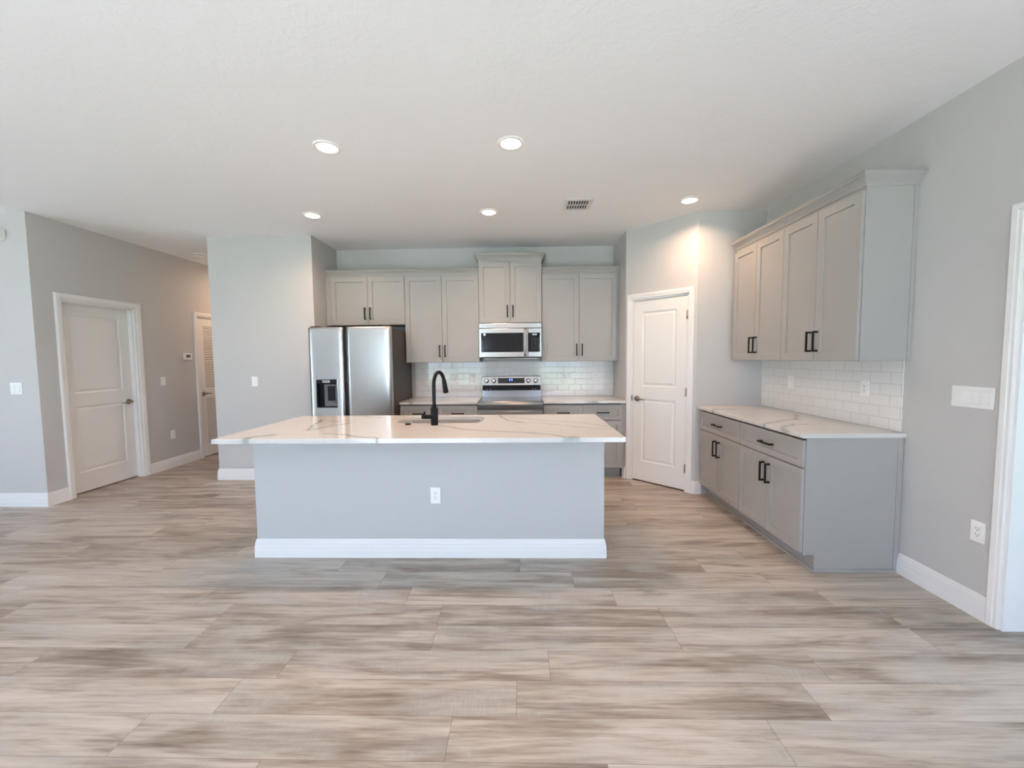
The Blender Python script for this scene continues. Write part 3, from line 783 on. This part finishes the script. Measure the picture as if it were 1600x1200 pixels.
for x in (RX0+.05, RX1-.05):
    for y in (RF+.08, YB-.08): MB().lathe([(0, 0), (.02, 0), (.016, .031), (0, .031)], (x, y, 0), 'z', 12).build('leg', M['gap_black'], rg, tf=ro)
# back guard
BX0, BX1 = RX0-.001+.002, RX1-.001
MB().prism([(5.236, .905), (5.236, 1.000), (5.300, 1.000), (5.300, .905)], BX0, BX1, fn=lambda u, v, q: (q, u, v)).build('back_guard', M['steel_mw'], rg, tf=ro)
MB().box(BX0+.004, BX1-.004, 5.226, 5.300, 1.0005, 1.068, .003).build('vent_band', M['gap_black'], rg, tf=ro)
for x in (BX0+.065, BX0+.105, BX1-.105, BX1-.065): MB().lathe([(0, 5.2245), (.007, 5.2245), (.007, 5.227)], (x, 0, 1.016), 'y', 12).build('screw_cap', M['chrome'], rg, tf=ro)
tl = math.radians(9)
bp = MB().prism([(5.222, 1.0685), (5.240, 1.178), (5.246, 1.184), (5.300, 1.184), (5.300, 1.0685)], BX0, BX1, fn=lambda u, v, q: (q, u, v)).build('control_panel', M['steel_mw'], rg, tf=ro)
def on_panel(z): return 5.222 + (z-1.0685)/.1095*.018
yz = on_panel(1.125)
m = MB(); m.prism([(on_panel(1.092)-.0025, 1.092), (on_panel(1.160)-.0025, 1.160), (on_panel(1.160)+.004, 1.160), (on_panel(1.092)+.004, 1.092)], -.306, .040, fn=lambda u, v, q: (q, u, v))
dsp = m.build('display', M['black_glass'], bp, tf=ro)
def seg_digit(m, x, z, y, h, on=(1, 1, 1, 0, 1, 1, 1)):
    w = h*.5; t = h*.13
    S = [(x, x+w, z+h-t, z+h), (x, x+t, z+h/2, z+h), (x+w-t, x+w, z+h/2, z+h), (x, x+w, z+h/2-t/2, z+h/2+t/2), (x, x+t, z, z+h/2), (x+w-t, x+w, z, z+h/2), (x, x+w, z, z+t)]
    for s_, q in zip(S, on):
        if q: m.box(s_[0], s_[1], y-.0012, y, s_[2], s_[3])
m = MB(); yy = on_panel(1.13)-.0022
for x in (-.158, -.130): seg_digit(m, x, 1.124, yy, .026)
m.build('display_digits', M['blue_led'], dsp, tf=ro)
for x in (-.452, -.358, .090, .184):
    m = MB(); m.lathe([(0, -.040), (.018, -.040), (.0225, -.036), (.024, -.008), (.029, -.006), (.030, 0), (0, 0)], n=28)
    m.box(-.003, .003, -.018, .018, -.0425, -.039)
    kb = m.build('knob', M['chrome'], bp, tf=ro @ Matrix.Translation((x, yz-.0005, 1.125)) @ Matrix.Rotation(-pi/2-tl, 4, 'X').inverted() @ Matrix.Rotation(pi, 4, 'X') if False else ro @ Matrix.Translation((x, yz-.0005, 1.125)) @ Matrix.Rotation(-pi/2, 4, 'X'))
# ------------------------------------------------------------------ microwave
MF = 4.900; MZ0, MZ1 = 1.429, 1.8425
mw = thing('microwave', 'stainless steel over-the-range microwave with black glass door', 'microwave', ((RX0+RX1)/2, 5.1, MZ0))
mo = Matrix.Translation((-(RX0+RX1)/2, -5.1, -MZ0))
MX0, MX1 = UX[2]+.004, UX[3]-.004
MB().box(MX0+.004, MX1-.004, MF+.03, YB-.012, MZ0, MZ1-.003).build('body', M['steel_dark'], mw, tf=mo)
m = MB(); m.box(MX0+.03, MX1-.03, MF+.05, YB-.05, MZ0-.012, MZ0-.0005); m.build('underside', M['gap_black'], mw, tf=mo)
MB().box(MX0+.05, MX1-.05, MF+.14, MF+.30, MZ0-.016, MZ0-.0125).build('grease_filter', M['chrome'], mw, tf=mo)
MB().box(MX0, MX1, MF+.002, MF+.031, 1.778, MZ1-.006, .004).build('top_vent', M['steel_mw'], mw, tf=mo)
md = MB().box(MX0, .080, MF, MF+.03, MZ0, 1.774, .004).build('door', M['steel_mw'], mw, tf=mo)
MB().box(MX0+.024, .026, MF-.0018, MF+.002, 1.490, 1.721, .0008).build('door_glass', M['black_glass'], md, tf=mo)
MB().box(MX0+.070, -.012, MF-.0024, MF-.0016, 1.520, 1.668).build('door_window', M['mw_glass'], md, tf=mo)
MB().box(MX0+.053, MX0+.080, MF-.0026, MF-.0018, 1.690, 1.713).build('sticker', M['plastic'], md, tf=mo)
MB().box(MX0+.032, MX0+.046, MF-.0024, MF-.0018, 1.701, 1.705).build('badge', M['grey_panel'], md, tf=mo)
m = MB(); hx = .048
m.tube([(hx, MF-.012, 1.448), (hx, MF-.030, 1.470), (hx, MF-.036, 1.53), (hx, MF-.037, 1.60), (hx, MF-.036, 1.67), (hx, MF-.030, 1.738), (hx, MF-.012, 1.762)], .0155, 16)
for z in (1.452, 1.758): m.box(hx-.012, hx+.012, MF-.018, MF+.001, z-.012, z+.012, .003)
m.build('handle', M['steel_mw'], md, tf=mo)
mp = MB().box(.082, MX1, MF, MF+.03, MZ0, 1.774, .004).build('control_panel', M['steel_mw'], mw, tf=mo)
MB().box(.084, MX1-.022, MF-.0018, MF+.002, 1.490, 1.721, .0008).build('keypad', M['black_glass'], mp, tf=mo)
m = MB()
for k, x in enumerate((.138, .150, .166, .178)): seg_digit(m, x, 1.690, MF-.0017, .018)
m.build('clock_digits', M['grey_led'], mp, tf=mo)
m = MB()
for rr in range(7):
    for cc_ in range(3):
        x = .130+cc_*.034; z = 1.655-rr*.022
        m.box(x, x+.014, MF-.0022, MF-.0017, z, z+.003)
m.build('keypad_marks', M['grey_panel'], mp, tf=mo)

# ------------------------------------------------------------------ outlets, switches and small wall devices
def outlet_parts(r, w=.070, h=.115):
    MB().box(-w/2, w/2, -.006, 0, -h/2, h/2, .002).build('plate', M['plastic'], r)
    MB().box(-.0165, .0165, -.0085, -.0055, -.0335, .0335, .001).build('receptacle', M['plastic'], r)
    m = MB()
    for z in (.016, -.016):
        m.box(-.0078, -.0055, -.0090, -.0084, z-.001, z+.008); m.box(.0055, .0078, -.0090, -.0084, z-.001, z+.007)
        m.lathe([(0, -.0090), (.0027, -.0090), (.0027, -.0084)], (0, 0, z-.0075), 'y', 10)
    m.build('slots', M['slot'], r)
proto_outlet = thing('outlet', 'white power outlet low on the island front', 'outlet', (-.6145, JY-.0003, .449), 0, 'white wall outlets')
outlet_parts(proto_outlet)
for loc, rz, lab in [((XR-.0003, 2.164, .462), -pi/2, 'white power outlet low on the right wall above the baseboard'),
                     ((XL+.0003, 5.262, .440), pi/2, 'white power outlet low on the hall wall between the doors'),
                     ((-.875, YB-.0093, 1.168), 0, 'white outlet in the tile left of the range, nearer the refrigerator'),
                     ((.563, YB-.0093, 1.168), 0, 'white outlet in the tile right of the range, nearer the range'),
                     ((.963, YB-.0093, 1.168), 0, 'white outlet in the tile right of the range, nearer the pantry'),
                     ((XR-.0093, 2.904, 1.176), -pi/2, 'white outlet in the right wall tile, nearer the camera')]:
    copy_thing(proto_outlet, loc, rz, lab)
def switch(label, loc, rz, n=1):
    r = thing('light_switch', label, 'light switch', loc, rz, 'white rocker switches')
    w = .070+.046*(n-1)
    MB().box(-w/2, w/2, -.006, 0, -.0575, .0575, .002).build('plate', M['plastic'], r)
    for k in range(n):
        x = (k-(n-1)/2)*.046
        MB().box(x-.0185, x+.0185, -.0066, -.0055, -.035, .035).build('rocker_frame', M['door'], r)
        MB().prism([(-.0066, -.0330), (-.0115, -.0325), (-.0080, 0), (-.0105, .0325), (-.0066, .0330)], x-.0160, x+.0160, fn=lambda u, v, q: (q, u, v)).build('rocker', M['plastic'], r)
    return r
switch('white single rocker switch on the wall left of the refrigerator', (-3.131, YC-.0003, 1.172), 0)
switch('white single rocker switch on the hall wall right of the panel door', (XL+.0003, 5.165, 1.160), pi/2)
switch('white double rocker switch on the wall at the left edge', (-4.900, YL-.0003, 1.168), 0, 2)
switch('wide white four-rocker switch on the right wall', (XR-.0003, 2.2305, 1.178), -pi/2, 4)
switch('white rocker switch in the tile between faucet and range', (-.638, YB-.0093, 1.168), 0)
switch('white rocker switch in the right wall tile, nearer the pantry', (XR-.0093, 3.692, 1.176), -pi/2)
t = thing('thermostat', 'small white thermostat with dark screen on the hall wall', 'thermostat', (XL+.0003, 5.565, 1.485), pi/2)
MB().box(-.062, .062, -.024, 0, -.045, .045, .004).build('housing', M['plastic'], t)
MB().box(-.036, .036, -.0250, -.0238, -.018, .026).build('screen', M['grey_panel'], t)
t = thing('smoke_detector', 'round white smoke detector on the ceiling above the hall', 'smoke detector', (-4.283, 5.394, H))
MB().lathe([(0, -.001), (.068, -.001), (.070, -.012), (.066, -.018), (.060, -.020), (.058, -.034), (.045, -.042), (0, -.043)], n=36).build('housing', M['plastic'], t)
MB().lathe([(.061, -.0195), (.0615, -.023), (.0595, -.026), (.0585, -.0195)], n=36).build('vent_ring', M['grey_panel'], t)
t = thing('door_chime', 'white door chime box high on the wall at the left edge', 'door chime', (-4.985, YL-.0003, 2.625))
MB().box(-.105, .105, -.045, 0, -.055, .055, .006).build('housing', M['plastic'], t)
m = MB()
for k in range(5): m.box(-.06, .06, -.0458, -.0448, -.03+k*.015, -.025+k*.015)
m.build('grille', M['door'], t)
# ceiling vent
t = thing('ceiling_vent', 'white metal ceiling vent with two rows of dark slots', 'vent', (.532, 3.885, H), radians(0))
vw, vh = .135, .145
m = MB(); m.sweep([(-vw, -vh), (vw, -vh), (vw, vh), (-vw, vh)], [(0, -.0005), (0, -.004), (-.022, -.010), (-.040, -.010), (-.040, -.0005)], closed=True, side=1)
m.box(-vw+.036, vw-.036, -.005, .005, -.012, -.004)
m.build('frame', M['trim'], t)
MB().box(-vw+.03, vw-.03, -vh+.03, vh-.03, -.0035, -.001).build('duct_opening', M['slot'], t)
m = MB()
for k in range(9):
    x = -vw+.040 + k*(2*vw-.080)/8
    m.prism([(x-.004, -.012), (x+.004, -.012), (x+.010, -.005), (x+.004, -.005)], -vh+.038, vh-.038, fn=lambda u, v, q: (u, q, v))
m.build('louver_blades', M['trim'], t)

# ------------------------------------------------------------------ downlights
LABS = [((-1.294, 2.785), 'round recessed ceiling light, front left above the island'), ((-.058, 2.785), 'round recessed ceiling light, front right above the island'),
        ((-2.051, 4.045), 'round recessed ceiling light before the refrigerator'), ((-.305, 4.045), 'round recessed ceiling light before the range'),
        ((1.550, 3.835), 'round recessed ceiling light by the pantry door')]
dl = thing('recessed_light', LABS[0][1], 'ceiling light', (*LABS[0][0], H), 0, 'recessed ceiling lights')
MB().lathe([(.088, -.0005), (.088, -.004), (.084, -.008), (.070, -.010), (.066, -.006), (.066, -.0005)], n=40).build('trim_ring', M['plastic'], dl)
MB().lathe([(0, -.0055), (.066, -.0055), (.066, -.001), (0, -.001)], n=40).build('lens', M['lens'], dl)
ld = bpy.data.lights.new('bulb', 'AREA'); ld.shape = 'DISK'; ld.size = .125; ld.energy = LAMP_W; ld.color = LAMP_COL; ld.spread = radians(150)
lo = bpy.data.objects.new('bulb', ld); COL.objects.link(lo); lo.parent = dl; lo.location = (0, 0, -.012)
for (x, y), lab in LABS[1:]: copy_thing(dl, (x, y, H), 0, lab)
# flush lamp further down the hall (hidden behind the wall block, it warms the hall)
t = thing('hall_ceiling_light', 'round white ceiling light deep in the hall', 'ceiling light', (-4.05, 6.55, H))
MB().lathe([(0, -.001), (.13, -.001), (.13, -.02), (.12, -.024), (0, -.024)], n=36).build('housing', M['plastic'], t)
MB().lathe([(0, -.0245), (.11, -.0245), (.10, -.045), (.05, -.055), (0, -.057)], n=36).build('shade', M['lens'], t)
l2 = bpy.data.lights.new('bulb', 'AREA'); l2.shape = 'DISK'; l2.size = .2; l2.energy = LAMP_W*1.4; l2.color = LAMP_COL
lo = bpy.data.objects.new('bulb', l2); COL.objects.link(lo); lo.parent = t; lo.location = (0, 0, -.062)
